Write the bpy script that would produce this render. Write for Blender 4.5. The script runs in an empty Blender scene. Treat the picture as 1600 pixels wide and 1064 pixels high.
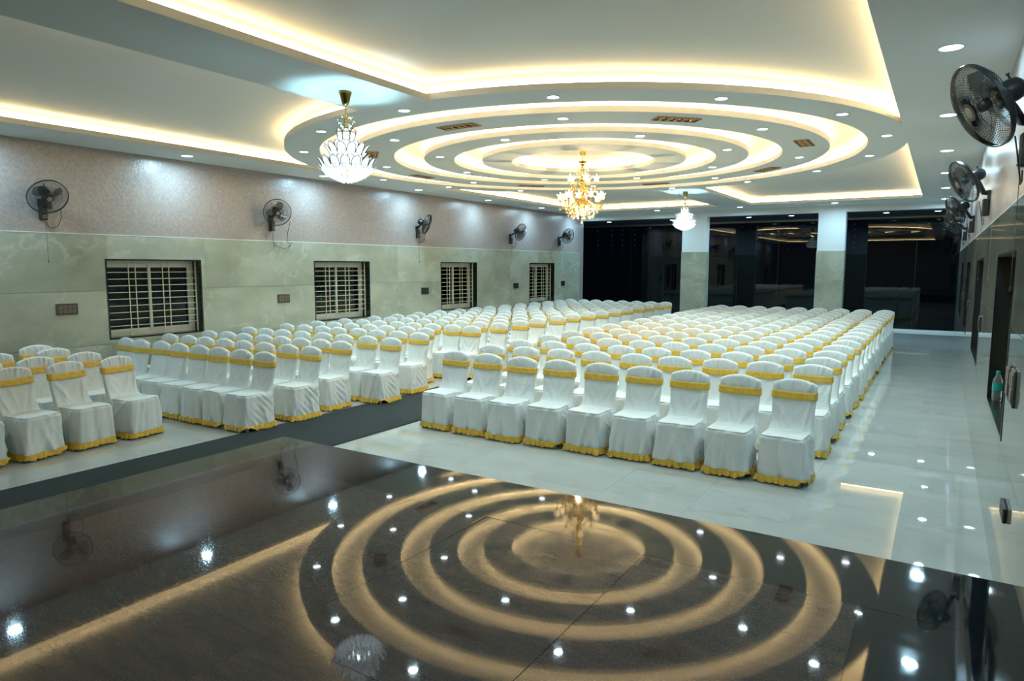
import bpy, bmesh, math, random
from mathutils import Vector, Matrix, Euler
import numpy as np
PI = math.pi
rnd = random.Random(7)
scene = bpy.context.scene
COL = scene.collection

# ------------------------------------------------------------------ camera
CAMZ = 2.081
YAW, PITCH, ROLL, FPX = 0.5629, 0.1098, 0.0024, 1059.8
cam_d = bpy.data.cameras.new('camera')
cam = bpy.data.objects.new('camera', cam_d)
COL.objects.link(cam)
cy_, sy_ = math.cos(YAW), math.sin(YAW)
right = Vector((cy_, sy_, 0)); fwd0 = Vector((-sy_, cy_, 0))
fwd = fwd0 * math.cos(PITCH) - Vector((0, 0, 1)) * math.sin(PITCH)
up = fwd0 * math.sin(PITCH) + Vector((0, 0, 1)) * math.cos(PITCH)
rx = right * math.cos(ROLL) + up * math.sin(ROLL)
ux = -right * math.sin(ROLL) + up * math.cos(ROLL)
cam.matrix_world = Matrix(((rx.x, ux.x, -fwd.x, 0), (rx.y, ux.y, -fwd.y, 0), (rx.z, ux.z, -fwd.z, CAMZ), (0, 0, 0, 1)))
cam_d.sensor_width = 36.0
cam_d.lens = FPX / 1600 * 36
cam_d.clip_start = 0.05
scene.camera = cam

# ------------------------------------------------------------------ world, exposure
world = bpy.data.worlds.new('world'); scene.world = world
world.use_nodes = True
world.node_tree.nodes['Background'].inputs[0].default_value = (0.004, 0.007, 0.012, 1)
world.node_tree.nodes['Background'].inputs[1].default_value = 0.5
vs = scene.view_settings
vs.view_transform = 'Standard'
try: vs.look = 'None'
except Exception: pass
vs.gamma = 1.0; vs.use_curve_mapping = False
vs.exposure = 0.0
scene.cycles.use_denoising = True
scene.cycles.max_bounces = 8
scene.cycles.diffuse_bounces = 4
scene.cycles.glossy_bounces = 4
scene.cycles.transparent_max_bounces = 12
scene.cycles.sample_clamp_indirect = 4.0
# light levels
W_DOWN = 11.0          # each recessed downlight, watt
C_DOWN = (0.63, 0.89, 0.97)
W_EDGE = 30.0
C_EDGE = (0.46, 0.80, 1.0)
W_GOLD = 130.0
C_LED = (1.0, 0.72, 0.36)
LED_STRENGTH = 29.0
LENS_STRENGTH = 18.0
W_CRYSTAL = 130.0

# ------------------------------------------------------------------ room numbers (metres)
H, HU, LIP = 3.828, 4.03, 0.07       # soffit, upper ceiling, thickness of soffit board
XL, XR, YN, YD, YG = -10.936, 0.42, -6.0, 21.8, 25.3
CX, CY = -5.27, 10.58
TZ = 2.535
ZS = 0.464

# ------------------------------------------------------------------ helpers
def node_mat(name):
    m = bpy.data.materials.new(name); m.use_nodes = True
    nt = m.node_tree
    return m, nt, nt.nodes['Principled BSDF']
def setp(b, **k):
    M = dict(col='Base Color', rough='Roughness', metal='Metallic', spec='Specular IOR Level', ior='IOR', trans='Transmission Weight',
             alpha='Alpha', coat='Coat Weight', coatr='Coat Roughness', sheen='Sheen Weight', emc='Emission Color', ems='Emission Strength', sub='Subsurface Weight')
    for a, v in k.items():
        s = b.inputs[M[a]]
        s.default_value = (*v, 1) if a in ('col', 'emc') else v
def plain(name, col, rough=0.5, **k):
    m, nt, b = node_mat(name); setp(b, col=col, rough=rough, **k)
    # faint procedural unevenness in the gloss
    n = nt.nodes.new('ShaderNodeTexNoise'); n.inputs['Scale'].default_value = 9
    r = nt.nodes.new('ShaderNodeMapRange'); r.inputs[3].default_value = max(0, rough - 0.04); r.inputs[4].default_value = min(1, rough + 0.04)
    tc = nt.nodes.new('ShaderNodeTexCoord'); nt.links.new(tc.outputs['Object'], n.inputs['Vector'])
    nt.links.new(n.outputs['Fac'], r.inputs[0]); nt.links.new(r.outputs[0], b.inputs['Roughness'])
    return m
def emit(name, col, s):
    m = bpy.data.materials.new(name); m.use_nodes = True; nt = m.node_tree
    nt.nodes.clear()
    o = nt.nodes.new('ShaderNodeOutputMaterial'); e = nt.nodes.new('ShaderNodeEmission')
    e.inputs[0].default_value = (*col, 1); e.inputs[1].default_value = s
    nt.links.new(e.outputs[0], o.inputs[0]); return m
def ramp(nt, stops):
    r = nt.nodes.new('ShaderNodeValToRGB'); e = r.color_ramp.elements
    e[0].position, e[0].color = stops[0][0], (*stops[0][1], 1)
    e[1].position, e[1].color = stops[-1][0], (*stops[-1][1], 1)
    for p, c in stops[1:-1]:
        q = e.new(p); q.color = (*c, 1)
    return r
def objcoord(nt, scale=(1, 1, 1), rand=True, rot=(0, 0, 0)):
    tc = nt.nodes.new('ShaderNodeTexCoord'); mp = nt.nodes.new('ShaderNodeMapping')
    mp.inputs['Scale'].default_value = scale; mp.inputs['Rotation'].default_value = rot
    src = tc.outputs['Object']
    if rand:
        oi = nt.nodes.new('ShaderNodeObjectInfo'); mu = nt.nodes.new('ShaderNodeMath'); mu.operation = 'MULTIPLY'; mu.inputs[1].default_value = 37.0
        nt.links.new(oi.outputs['Random'], mu.inputs[0])
        ad = nt.nodes.new('ShaderNodeVectorMath'); ad.operation = 'ADD'
        nt.links.new(src, ad.inputs[0]); nt.links.new(mu.outputs[0], ad.inputs[1]); src = ad.outputs[0]
    nt.links.new(src, mp.inputs[0]); return mp.outputs[0]
def noise(nt, vec, scale, detail=4, rough=0.55, dist=0.0):
    n = nt.nodes.new('ShaderNodeTexNoise'); n.inputs['Scale'].default_value = scale; n.inputs['Detail'].default_value = detail
    n.inputs['Roughness'].default_value = rough; n.inputs['Distortion'].default_value = dist
    nt.links.new(vec, n.inputs['Vector']); return n.outputs['Fac']
def mixc(nt, fac, a, b):
    m = nt.nodes.new('ShaderNodeMix'); m.data_type = 'RGBA'
    for s, v in ((m.inputs[0], fac), (m.inputs[6], a), (m.inputs[7], b)):
        if isinstance(v, (float, int)): s.default_value = v
        elif isinstance(v, tuple): s.default_value = (*v, 1)
        else: nt.links.new(v, s)
    return m.outputs[2]
def bump(nt, b, h, strength, dist=0.01):
    n = nt.nodes.new('ShaderNodeBump'); n.inputs['Strength'].default_value = strength; n.inputs['Distance'].default_value = dist
    nt.links.new(h, n.inputs['Height']); nt.links.new(n.outputs[0], b.inputs['Normal'])

def veined(name, base, dark, vein, vein_amt, rough, vscale=0.9, veinw=0.03, rand=True, ang=(0.4, 0.3, 0.7), stretch=(1, 0.45, 1)):
    m, nt, b = node_mat(name)
    v = objcoord(nt, stretch, rand, ang)
    f = noise(nt, v, 1.3, 5, 0.6)
    r = ramp(nt, [(0.32, dark), (0.68, base)]); nt.links.new(f, r.inputs[0])
    nv = noise(nt, v, vscale, 6, 0.62, 0.35)
    # ridge: |n-0.5| small -> vein
    s = nt.nodes.new('ShaderNodeMath'); s.operation = 'SUBTRACT'; s.inputs[1].default_value = 0.5; nt.links.new(nv, s.inputs[0])
    a = nt.nodes.new('ShaderNodeMath'); a.operation = 'ABSOLUTE'; nt.links.new(s.outputs[0], a.inputs[0])
    mr = nt.nodes.new('ShaderNodeMapRange'); mr.inputs[1].default_value = 0; mr.inputs[2].default_value = veinw
    mr.inputs[3].default_value = vein_amt; mr.inputs[4].default_value = 0; nt.links.new(a.outputs[0], mr.inputs[0])
    msk = noise(nt, v, 1.7, 2); mm = nt.nodes.new('ShaderNodeMapRange'); mm.inputs[1].default_value = 0.45; mm.inputs[2].default_value = 0.62
    nt.links.new(msk, mm.inputs[0])
    mu = nt.nodes.new('ShaderNodeMath'); mu.operation = 'MULTIPLY'; nt.links.new(mr.outputs[0], mu.inputs[0]); nt.links.new(mm.outputs[0], mu.inputs[1])
    c = mixc(nt, mu.outputs[0], r.outputs[0], vein)
    nt.links.new(c, b.inputs['Base Color']); b.inputs['Roughness'].default_value = rough
    return m

M = {}
M['ceiling'] = plain('ceiling_paint', (0.71, 0.72, 0.69), 0.75)
M['tray'] = plain('tray_paint', (0.82, 0.81, 0.76), 0.8)
M['column'] = plain('column_paint', (0.70, 0.73, 0.73), 0.6)
M['wall_tile'] = veined('green_grey_marble_tile', (0.42, 0.445, 0.36), (0.28, 0.31, 0.245), (0.62, 0.63, 0.54), 0.42, 0.13, 1.5, 0.035, ang=(0.9, 0.3, 0.7), stretch=(1, 0.7, 1))
M['polished_tile'] = veined('polished_grey_marble_tile', (0.36, 0.37, 0.31), (0.25, 0.26, 0.22), (0.55, 0.55, 0.46), 0.6, 0.03, ang=(0.2, 0.1, 0.2))
M['grout'] = plain('dark_grout', (0.035, 0.04, 0.035), 0.9)
M['floor_tile'] = veined('white_polished_marble', (0.46, 0.47, 0.435), (0.39, 0.41, 0.385), (0.26, 0.23, 0.15), 0.32, 0.012, 0.5, 0.010, ang=(0, 0, 0.9), stretch=(0.55, 1.6, 1))
M['floor_grout'] = plain('grey_grout', (0.34, 0.34, 0.31), 0.8)
M['trim_white'] = plain('white_trim', (0.75, 0.78, 0.78), 0.3)
M['black_granite'] = plain('black_granite', (0.006, 0.009, 0.011), 0.04, spec=0.36)
M['black_frame'] = plain('black_granite_frame', (0.010, 0.011, 0.012), 0.2)
M['upvc'] = plain('white_window_frame', (0.60, 0.60, 0.50), 0.35)
M['grille'] = plain('cream_grille_paint', (0.66, 0.60, 0.40), 0.45)
M['fan_black'] = plain('black_plastic', (0.012, 0.013, 0.014), 0.3)
M['fan_grey'] = plain('grey_badge', (0.28, 0.25, 0.2), 0.35, metal=0.6)
M['brass'] = plain('brass', (0.85, 0.60, 0.18), 0.18, metal=1.0)
M['dark_brass'] = plain('dark_brass', (0.42, 0.34, 0.10), 0.2, metal=1.0)
M['rim'] = plain('dark_gold_rim', (0.012, 0.010, 0.008), 0.5)
M['vent_brass'] = plain('copper_scrollwork', (0.62, 0.33, 0.13), 0.25, metal=1.0)
M['switch_brown'] = plain('brown_switch_frame', (0.045, 0.04, 0.033), 0.35)
M['switch_module'] = plain('bronze_switch_module', (0.12, 0.095, 0.075), 0.35)
M['socket_dark'] = plain('black_socket', (0.008, 0.008, 0.008), 0.4)
M['bezel'] = plain('downlight_bezel', (0.72, 0.74, 0.74), 0.4)
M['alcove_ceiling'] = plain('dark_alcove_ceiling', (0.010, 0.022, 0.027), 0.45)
M['foot'] = plain('pale_wooden_leg', (0.32, 0.27, 0.17), 0.5)
M['lens'] = emit('downlight_lens', (0.82, 0.94, 1.0), LENS_STRENGTH)
M['led'] = emit('warm_led_strip', C_LED, LED_STRENGTH)
M['blue_led'] = emit('blue_led', (0.12, 0.05, 1.0), 7.0)
M['green_led'] = emit('green_led', (0.02, 0.9, 0.25), 2.0)
M['crystal_bulb'] = emit('crystal_bulb', (0.86, 0.96, 1.0), 14.0)
M['warm_bulb'] = emit('warm_bulb', (1.0, 0.80, 0.42), 40.0)

def make_cloth():
    m, nt, b = node_mat('white_satin_cover')
    v = objcoord(nt, (1, 1, 1), True)
    f = noise(nt, v, 3.0, 2)
    r = ramp(nt, [(0.3, (0.70, 0.715, 0.68)), (0.7, (0.77, 0.785, 0.75))]); nt.links.new(f, r.inputs[0])
    nt.links.new(r.outputs[0], b.inputs['Base Color']); setp(b, rough=0.55, sheen=0.15, spec=0.4)
    h = noise(nt, objcoord(nt, (1, 1, 0.6), True), 14, 3, 0.5, 0.6); bump(nt, b, h, 0.5, 0.014)
    return m
M['cloth'] = make_cloth()
def make_gold():
    m, nt, b = node_mat('gold_satin')
    v = objcoord(nt, (1, 1, 0.35), True)
    f = noise(nt, v, 25, 3)
    r = ramp(nt, [(0.25, (0.60, 0.36, 0.035)), (0.75, (0.80, 0.50, 0.06))]); nt.links.new(f, r.inputs[0])
    nt.links.new(r.outputs[0], b.inputs['Base Color']); setp(b, rough=0.42, sheen=0.1)
    bump(nt, b, f, 0.25, 0.006); return m
M['gold'] = make_gold()
def make_wallpaper():
    m, nt, b = node_mat('mauve_shimmer_wallpaper')
    v = objcoord(nt, (1, 1, 1), False)
    f = noise(nt, v, 26, 4, 0.6, 0.5)
    r = ramp(nt, [(0.35, (0.27, 0.235, 0.225)), (0.7, (0.37, 0.33, 0.315))]); nt.links.new(f, r.inputs[0])
    nt.links.new(r.outputs[0], b.inputs['Base Color']); setp(b, rough=0.28, spec=0.7)
    bump(nt, b, f, 0.6, 0.007); return m
M['wallpaper'] = make_wallpaper()
def make_granite():
    m, nt, b = node_mat('brown_speckled_granite')
    v = objcoord(nt, (1.0, 5.0, 1), True, (0, 0, 0.45))
    f1 = noise(nt, v, 3.0, 6, 0.7, 0.2)
    r1 = ramp(nt, [(0.35, (0.027, 0.024, 0.025)), (0.55, (0.043, 0.034, 0.031)), (0.78, (0.085, 0.045, 0.034))]); nt.links.new(f1, r1.inputs[0])
    f2 = noise(nt, objcoord(nt, (1, 2.2, 1), True, (0, 0, 0.45)), 120, 2, 0.7)
    r2 = ramp(nt, [(0.54, (0, 0, 0)), (0.72, (1, 1, 1))]); nt.links.new(f2, r2.inputs[0])
    c = mixc(nt, r2.outputs[0], r1.outputs[0], (0.13, 0.105, 0.09))
    nt.links.new(c, b.inputs['Base Color']); setp(b, rough=0.04, spec=0.27)
    mr = nt.nodes.new('ShaderNodeMapRange'); mr.inputs[3].default_value = 0.025; mr.inputs[4].default_value = 0.11
    nt.links.new(r2.outputs[0], mr.inputs[0]); nt.links.new(mr.outputs[0], b.inputs['Roughness'])
    return m
M['granite'] = make_granite()
def make_carpet():
    m, nt, b = node_mat('charcoal_carpet')
    f = noise(nt, objcoord(nt, (1, 1, 1), False), 160, 3, 0.7)
    r = ramp(nt, [(0.3, (0.012, 0.019, 0.022)), (0.7, (0.045, 0.062, 0.068))]); nt.links.new(f, r.inputs[0])
    nt.links.new(r.outputs[0], b.inputs['Base Color']); setp(b, rough=0.95, spec=0.1)
    bump(nt, b, f, 0.6, 0.006); return m
M['carpet'] = make_carpet()
def make_glass(name, tint, ior=1.52):
    m = bpy.data.materials.new(name); m.use_nodes = True; nt = m.node_tree; nt.nodes.clear()
    o = nt.nodes.new('ShaderNodeOutputMaterial'); mx = nt.nodes.new('ShaderNodeMixShader')
    g = nt.nodes.new('ShaderNodeBsdfGlossy'); g.inputs['Roughness'].default_value = 0.0; g.inputs['Color'].default_value = (1, 1, 1, 1)
    t = nt.nodes.new('ShaderNodeBsdfTransparent'); t.inputs[0].default_value = (*tint, 1)
    f = nt.nodes.new('ShaderNodeFresnel'); f.inputs[0].default_value = ior
    nt.links.new(f.outputs[0], mx.inputs[0]); nt.links.new(t.outputs[0], mx.inputs[1]); nt.links.new(g.outputs[0], mx.inputs[2])
    nt.links.new(mx.outputs[0], o.inputs[0]); return m
M['dark_glass'] = make_glass('tinted_glass', (0.5, 0.55, 0.57), 1.4)
M['window_glass'] = make_glass('window_glass', (0.8, 0.84, 0.82), 1.28)
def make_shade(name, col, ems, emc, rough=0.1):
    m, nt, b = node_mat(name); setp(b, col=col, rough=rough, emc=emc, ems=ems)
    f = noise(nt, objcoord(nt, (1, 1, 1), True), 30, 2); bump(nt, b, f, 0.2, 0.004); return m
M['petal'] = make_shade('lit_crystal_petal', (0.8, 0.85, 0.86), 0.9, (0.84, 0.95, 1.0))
M['tulip'] = make_shade('lit_tulip_glass', (0.85, 0.7, 0.4), 2.2, (1.0, 0.80, 0.42))
M['crystal'] = plain('clear_crystal', (0.85, 0.9, 0.92), 0.02, trans=0.7, ior=1.6)
M['amber'] = plain('amber_crystal', (0.95, 0.66, 0.28), 0.03, trans=0.55, ior=1.6)
M['blade'] = plain('smoky_fan_blade', (0.05, 0.055, 0.055), 0.25, alpha=0.75)
M['pet'] = plain('clear_plastic', (0.75, 0.85, 0.85), 0.05, trans=0.85, ior=1.35)
M['teal'] = plain('teal_label', (0.0, 0.32, 0.29), 0.35)
M['wood_out'] = plain('weathered_brown_board', (0.20, 0.09, 0.03), 0.8)

def mesh_obj(name, verts, faces, mat, parent=None, smooth=False, loc=None):
    me = bpy.data.meshes.new(name); me.from_pydata([tuple(v) for v in verts], [], faces); me.update()
    if mat: me.materials.append(mat)
    if smooth: me.polygons.foreach_set('use_smooth', [True] * len(me.polygons))
    return link(name, me, parent, loc)
def link(name, me, parent=None, loc=None, rot=None):
    o = bpy.data.objects.new(name, me); COL.objects.link(o)
    if parent: o.parent = parent
    if loc is not None: o.location = loc
    if rot is not None: o.rotation_euler = rot
    return o
def empty(name, loc=(0, 0, 0), rz=0, parent=None):
    o = bpy.data.objects.new(name, None); COL.objects.link(o); o.location = loc; o.rotation_euler = (0, 0, rz)
    o.empty_display_size = 0.1
    if parent: o.parent = parent
    return o
def tag(o, label=None, cat=None, group=None, kind=None):
    if label: o['label'] = label
    if cat: o['category'] = cat
    if group: o['group'] = group
    if kind: o['kind'] = kind
    return o
class MB:
    def __init__(s): s.v = []; s.f = []
    def add(s, vs_, fs):
        k = len(s.v); s.v += [tuple(v) for v in vs_]; s.f += [tuple(i + k for i in f) for f in fs]; return s
    def box(s, x0, x1, y0, y1, z0, z1):
        return s.add([(x0, y0, z0), (x1, y0, z0), (x1, y1, z0), (x0, y1, z0), (x0, y0, z1), (x1, y0, z1), (x1, y1, z1), (x0, y1, z1)],
                     [(3, 2, 1, 0), (4, 5, 6, 7), (0, 1, 5, 4), (1, 2, 6, 5), (2, 3, 7, 6), (3, 0, 4, 7)])
    def bbox(s, x0, x1, y0, y1, z0, z1, b):
        """box with chamfered edges along z-normal top rim (all 12 edges via inset corners)"""
        bm = bmesh.new(); bmesh.ops.create_cube(bm, size=1)
        for v in bm.verts: v.co = Vector(((x0 + x1) / 2 + v.co.x * (x1 - x0), (y0 + y1) / 2 + v.co.y * (y1 - y0), (z0 + z1) / 2 + v.co.z * (z1 - z0)))
        bmesh.ops.bevel(bm, geom=list(bm.edges), offset=b, segments=1, affect='EDGES')
        bm.verts.index_update(); s.add([v.co[:] for v in bm.verts], [[v.index for v in f.verts] for f in bm.faces]); bm.free(); return s
    def lathe(s, prof, n=16, c=(0, 0, 0), axis='z', cap=False, sweep=None):
        k = len(prof); vs_ = []; fs = []
        for i in range(n):
            a = 2 * PI * i / n
            for r, z in prof:
                if axis == 'z': vs_.append((c[0] + r * math.cos(a), c[1] + r * math.sin(a), c[2] + z))
                else: vs_.append((c[0] + z, c[1] + r * math.cos(a), c[2] + r * math.sin(a)))
        for i in range(n):
            j = (i + 1) % n
            for q in range(k - 1): fs.append((i * k + q, j * k + q, j * k + q + 1, i * k + q + 1))
        if cap:
            fs.append(tuple(i * k for i in range(n))[::-1]); fs.append(tuple(i * k + k - 1 for i in range(n)))
        return s.add(vs_, fs)
    def tube(s, pts, r, n=6, closed=False):
        pts = [Vector(p) for p in pts]; m = len(pts)
        rs = r if isinstance(r, (list, tuple)) else [r] * m
        vs_ = []; fs = []; prev = None
        for i, p in enumerate(pts):
            if closed: t = pts[(i + 1) % m] - pts[i - 1]
            else: t = pts[min(i + 1, m - 1)] - pts[max(i - 1, 0)]
            if t.length < 1e-9: t = Vector((0, 0, 1))
            t.normalize()
            if prev is None:
                a = Vector((0, 0, 1)) if abs(t.z) < 0.9 else Vector((1, 0, 0))
                u = t.cross(a).normalized()
            else:
                u = prev - t * prev.dot(t)
                u = u.normalized() if u.length > 1e-6 else t.orthogonal().normalized()
            prev = u; w = t.cross(u)
            for k in range(n):
                an = 2 * PI * k / n; vs_.append(p + (u * math.cos(an) + w * math.sin(an)) * rs[i])
        for i in range(m if closed else m - 1):
            j = (i + 1) % m
            for k in range(n):
                l = (k + 1) % n; fs.append((i * n + k, i * n + l, j * n + l, j * n + k))
        if not closed:
            fs.append(tuple(range(n))[::-1]); fs.append(tuple((m - 1) * n + k for k in range(n)))
        return s.add(vs_, fs)
    def xf(s, mtx):
        s.v = [tuple(mtx @ Vector(v)) for v in s.v]; return s
    def build(s, name, mat, parent=None, smooth=False, loc=None, rot=None):
        o = mesh_obj(name, s.v, s.f, mat, parent, smooth, loc)
        if rot is not None: o.rotation_euler = rot
        return o
    def mesh(s, name, mat, smooth=False):
        me = bpy.data.meshes.new(name); me.from_pydata(s.v, [], s.f); me.update(); me.materials.append(mat)
        if smooth: me.polygons.foreach_set('use_smooth', [True] * len(me.polygons))
        return me
def ordinal(n):
    W = ['first', 'second', 'third', 'fourth', 'fifth', 'sixth', 'seventh', 'eighth', 'ninth', 'tenth', 'eleventh', 'twelfth', 'thirteenth', 'fourteenth', 'fifteenth', 'sixteenth', 'seventeenth', 'eighteenth', 'nineteenth', 'twentieth', 'twenty-first']
    return W[n - 1]

# ================================================================== STRUCTURE
# ---- floor: bed + polished tiles 0.8 x 1.6
fl = tag(MB().box(-14.6, XR + 0.35, YN - 0.3, 26.6, -0.2, -0.008).build('floor', M['floor_grout']), kind='structure')
tile_mesh = {}
def floor_tile(x0, x1, y0, y1):
    k = (round(x1 - x0, 3), round(y1 - y0, 3))
    if k not in tile_mesh:
        g = 0.0004
        tile_mesh[k] = MB().box(-k[0] / 2 + g, k[0] / 2 - g, -k[1] / 2 + g, k[1] / 2 - g, -0.008, 0).mesh('tile', M['floor_tile'])
    o = link('tile', tile_mesh[k], fl, ((x0 + x1) / 2, (y0 + y1) / 2, 0))
    o.rotation_euler = (rnd.gauss(0, 0.0007), rnd.gauss(0, 0.0007), 0)
xs = [XR]; x = -0.14
while x > XL: xs.append(x); x -= 0.8
xs.append(XL)
ys = [22.05, 20.85]; y = 19.25
while y > 0: ys.append(y); y -= 1.6
ys.append(-1.0)
nt_ = 0
for i in range(len(xs) - 1):
    for j in range(len(ys) - 1):
        x0, x1, y1, y0 = xs[i + 1], xs[i], ys[j], ys[j + 1]
        if x0 > -5.9 and y1 < 4.0: continue          # hidden under the stage
        floor_tile(x0, x1, y0, y1); nt_ += 1
k_ = 0
x = XR
while x > -14.4:
    x0 = max(x - 1.2, -14.4); floor_tile(x0, x, 22.056, YG); x = x0

# ---- outer ceiling and soffit
tag(MB().box(-14.6, XR + 0.35, YN - 0.3, 26.6, HU, HU + 0.15).build('ceiling', M['tray']), kind='structure')
ceil = bpy.data.objects['ceiling']
R = dict(A0=4.80, A1=4.29, B0=3.80, B1=3.15, C0=2.66, C1=2.17, D0=1.70, D1=1.20)
TR = [(-9.90, -5.72), (-4.75, -0.53)]           # the two long trays
TY0, TY1 = -3.6, 20.32
def circ(r, n=128): return [(CX + r * math.cos(2 * PI * i / n), CY + r * math.sin(2 * PI * i / n)) for i in range(n)]
def tray_poly(xa, xb, off, far):
    """tray rectangle minus the big disc; off grows the outline outwards"""
    xa -= off; xb += off; r = R['A0'] - off
    ye = TY1 + off if far else TY0 - off
    sg = 1 if far else -1
    yc = lambda x: CY + sg * math.sqrt(max(r * r - (x - CX) ** 2, 0))
    pts = [(xa, ye), (xb, ye)]
    if yc(xb) == CY: pts.append((xb, CY))
    a0 = math.atan2(yc(min(xb, CX + r)) - CY, min(xb, CX + r) - CX); a1 = math.atan2(yc(max(xa, CX - r)) - CY, max(xa, CX - r) - CX)
    if not far:
        if a0 > 0: a0 -= 2 * PI
        if a1 >= 0: a1 -= 2 * PI
    for i in range(61):
        a = a0 + (a1 - a0) * i / 60; pts.append((CX + r * math.cos(a), CY + r * math.sin(a)))
    if yc(xa) == CY: pts.append((xa, CY))
    return pts
def filled(name, loops, z0, z1, mat, parent):
    cu = bpy.data.curves.new(name, 'CURVE'); cu.dimensions = '2D'; cu.fill_mode = 'BOTH'; cu.extrude = (z1 - z0) / 2
    for lp in loops:
        sp = cu.splines.new('POLY'); sp.points.add(len(lp) - 1)
        for p, q in zip(sp.points, lp): p.co = (q[0], q[1], 0, 1)
        sp.use_cyclic_u = True
    o = bpy.data.objects.new(name, cu); COL.objects.link(o)
    dg = bpy.context.evaluated_depsgraph_get()
    me = bpy.data.meshes.new_from_object(o.evaluated_get(dg)); bpy.data.objects.remove(o); bpy.data.curves.remove(cu)
    me.name = name; me.materials.clear(); me.materials.append(mat)
    q = link(name, me, parent, (0, 0, (z0 + z1) / 2)); return q
outer = [(-14.5, YN), (XR + 0.02, YN), (XR + 0.02, YD + 0.02), (-14.5, YD + 0.02)]
loops = [outer, circ(R['A1'])] + [tray_poly(a, b, 0, f) for a, b in TR for f in (False, True)]
filled('soffit_panel', loops, H, H + LIP, M['ceiling'], ceil)
for a, b in (('B0', 'B1'), ('C0', 'C1'), ('D0', 'D1')):
    filled('ceiling_ring', [circ(R[a]), circ(R[b])], H, H + LIP, M['ceiling'], ceil)
SET = 0.11
def upstand(lp, z0=H + LIP, z1=HU + 0.02):
    n = len(lp); m = MB(); m.add([(p[0], p[1], z0) for p in lp] + [(p[0], p[1], z1) for p in lp], [(i, (i + 1) % n, n + (i + 1) % n, n + i) for i in range(n)])
    return m.build('cove_upstand', M['tray'], ceil)
def led(lp):
    n = len(lp); m = MB(); z0, z1 = H + LIP + 0.003, H + LIP + 0.027
    # thin ribbon standing on the ledge
    w = 0.006
    for i in range(n):
        p, q = Vector((*lp[i], 0)), Vector((*lp[(i + 1) % n], 0)); d = q - p
        if d.length < 0.01: continue
        nn = Vector((-d.y, d.x, 0)).normalized() * w
        m.add([p + nn + Vector((0, 0, z0)), q + nn + Vector((0, 0, z0)), q - nn + Vector((0, 0, z0)), p - nn + Vector((0, 0, z0)),
               p + nn + Vector((0, 0, z1)), q + nn + Vector((0, 0, z1)), q - nn + Vector((0, 0, z1)), p - nn + Vector((0, 0, z1))],
              [(0, 1, 5, 4), (2, 3, 7, 6), (4, 5, 6, 7)])
    return m.build('led_strip', M['led'], ceil)
LS = 0.062
for a, b in TR:
    for f in (False, True):
        upstand(tray_poly(a, b, SET, f)); led(tray_poly(a, b, LS, f))
for k in ('A1', 'C0', 'B0', 'D0', 'B1', 'C1', 'D1'):
    inward_slab = k in ('B0', 'C0', 'D0')           # slab lies inside this radius
    d = -1 if inward_slab else 1
    upstand(circ(R[k] + d * SET, 96)); led(circ(R[k] + d * LS, 96))

# ---- walls
def cells(mb, axis_x, t0, t1, ycuts, zcuts, holes, g=0.0):
    for i in range(len(ycuts) - 1):
        for j in range(len(zcuts) - 1):
            y0, y1, z0, z1 = ycuts[i], ycuts[i + 1], zcuts[j], zcuts[j + 1]
            if y1 - y0 < 1e-4 or z1 - z0 < 1e-4: continue
            yc, zc = (y0 + y1) / 2, (z0 + z1) / 2
            if any(a < yc < b and c < zc < d for a, b, c, d in holes): continue
            mb.box(t0, t1, y0, y1, z0, z1)
    return mb
LW = [(5.57, 7.14), (9.70, 11.27), (13.89, 15.46), (18.35, 19.92)]
LZ = (0.935, 2.149)
LWX = [(1.4, 2.97), (-2.8, -1.2)]                       # behind the frame edge, same pattern
lh = [(a, b, *LZ) for a, b in LW + LWX]
RW = [(1.35, 3.07), (5.64, 7.35), (9.83, 11.62), (14.39, 16.18), (18.9, 20.6)]
RZ = (0.915, 2.168)
rh = [(a, b, *RZ) for a, b in RW]
def wall(name, t0, t1, y0, y1, holes):
    yc = sorted({y0, y1, *[h[0] for h in holes], *[h[1] for h in holes]}); zc = sorted({0.0, H + 0.05, *[h[2] for h in holes], *[h[3] for h in holes]})
    return tag(cells(MB(), 1, t0, t1, yc, zc, holes).build(name, M['wallpaper']), kind='structure')
wl = wall('wall_left', XL - 0.30, XL, YN, YD + 0.3, lh)
wr = wall('wall_right', XR, XR + 0.30, YN, YG + 0.3, rh)
wf = tag(MB().box(XL - 0.3, XR + 0.3, YN - 0.25, YN, 0, H + 0.05).build('wall_front', M['wallpaper']), kind='structure')
rows = [(0.0, 0.846), (0.852, 1.678), (1.684, TZ)]
def clad(parent, t0, t1, y0, y1, holes, mat, mod, start):
    for z0, z1 in rows:
        y = start
        while y < y1:
            a, b = max(y, y0) + 0.0006, min(y + mod, y1) - 0.0006
            if b > a + 0.01:
                hs = [h for h in holes if h[0] < b and h[1] > a and h[2] < z1 and h[3] > z0]
                yc = sorted({a, b, *[min(max(h[0], a), b) for h in hs], *[min(max(h[1], a), b) for h in hs]})
                zc = sorted({z0, z1, *[min(max(h[2], z0), z1) for h in hs], *[min(max(h[3], z0), z1) for h in hs]})
                m = cells(MB(), 1, t0, t1, yc, zc, hs)
                if m.v: m.build('wall_tile', mat, parent)
            y += mod
def shrink(hs, d): return [(a - d, b + d, c - d, e + d) for a, b, c, e in hs]
clad(wl, XL, XL + 0.012, 0.0, YD, shrink(lh, 0.022), M['wall_tile'], 1.66, 0.6 - 1.66)
clad(wr, XR - 0.012, XR, 0.5, YG - 0.05, shrink(rh, 0.022), M['polished_tile'], 1.66, 0.9 - 1.66)
tag(MB().box(XL, XL + 0.016, 0, YD, TZ, TZ + 0.012).build('trim_1', M['trim_white']), kind='structure')
tag(MB().box(XR - 0.016, XR, 0.5, YG - 0.05, TZ, TZ + 0.012).build('trim_2', M['trim_white']), kind='structure')

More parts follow.
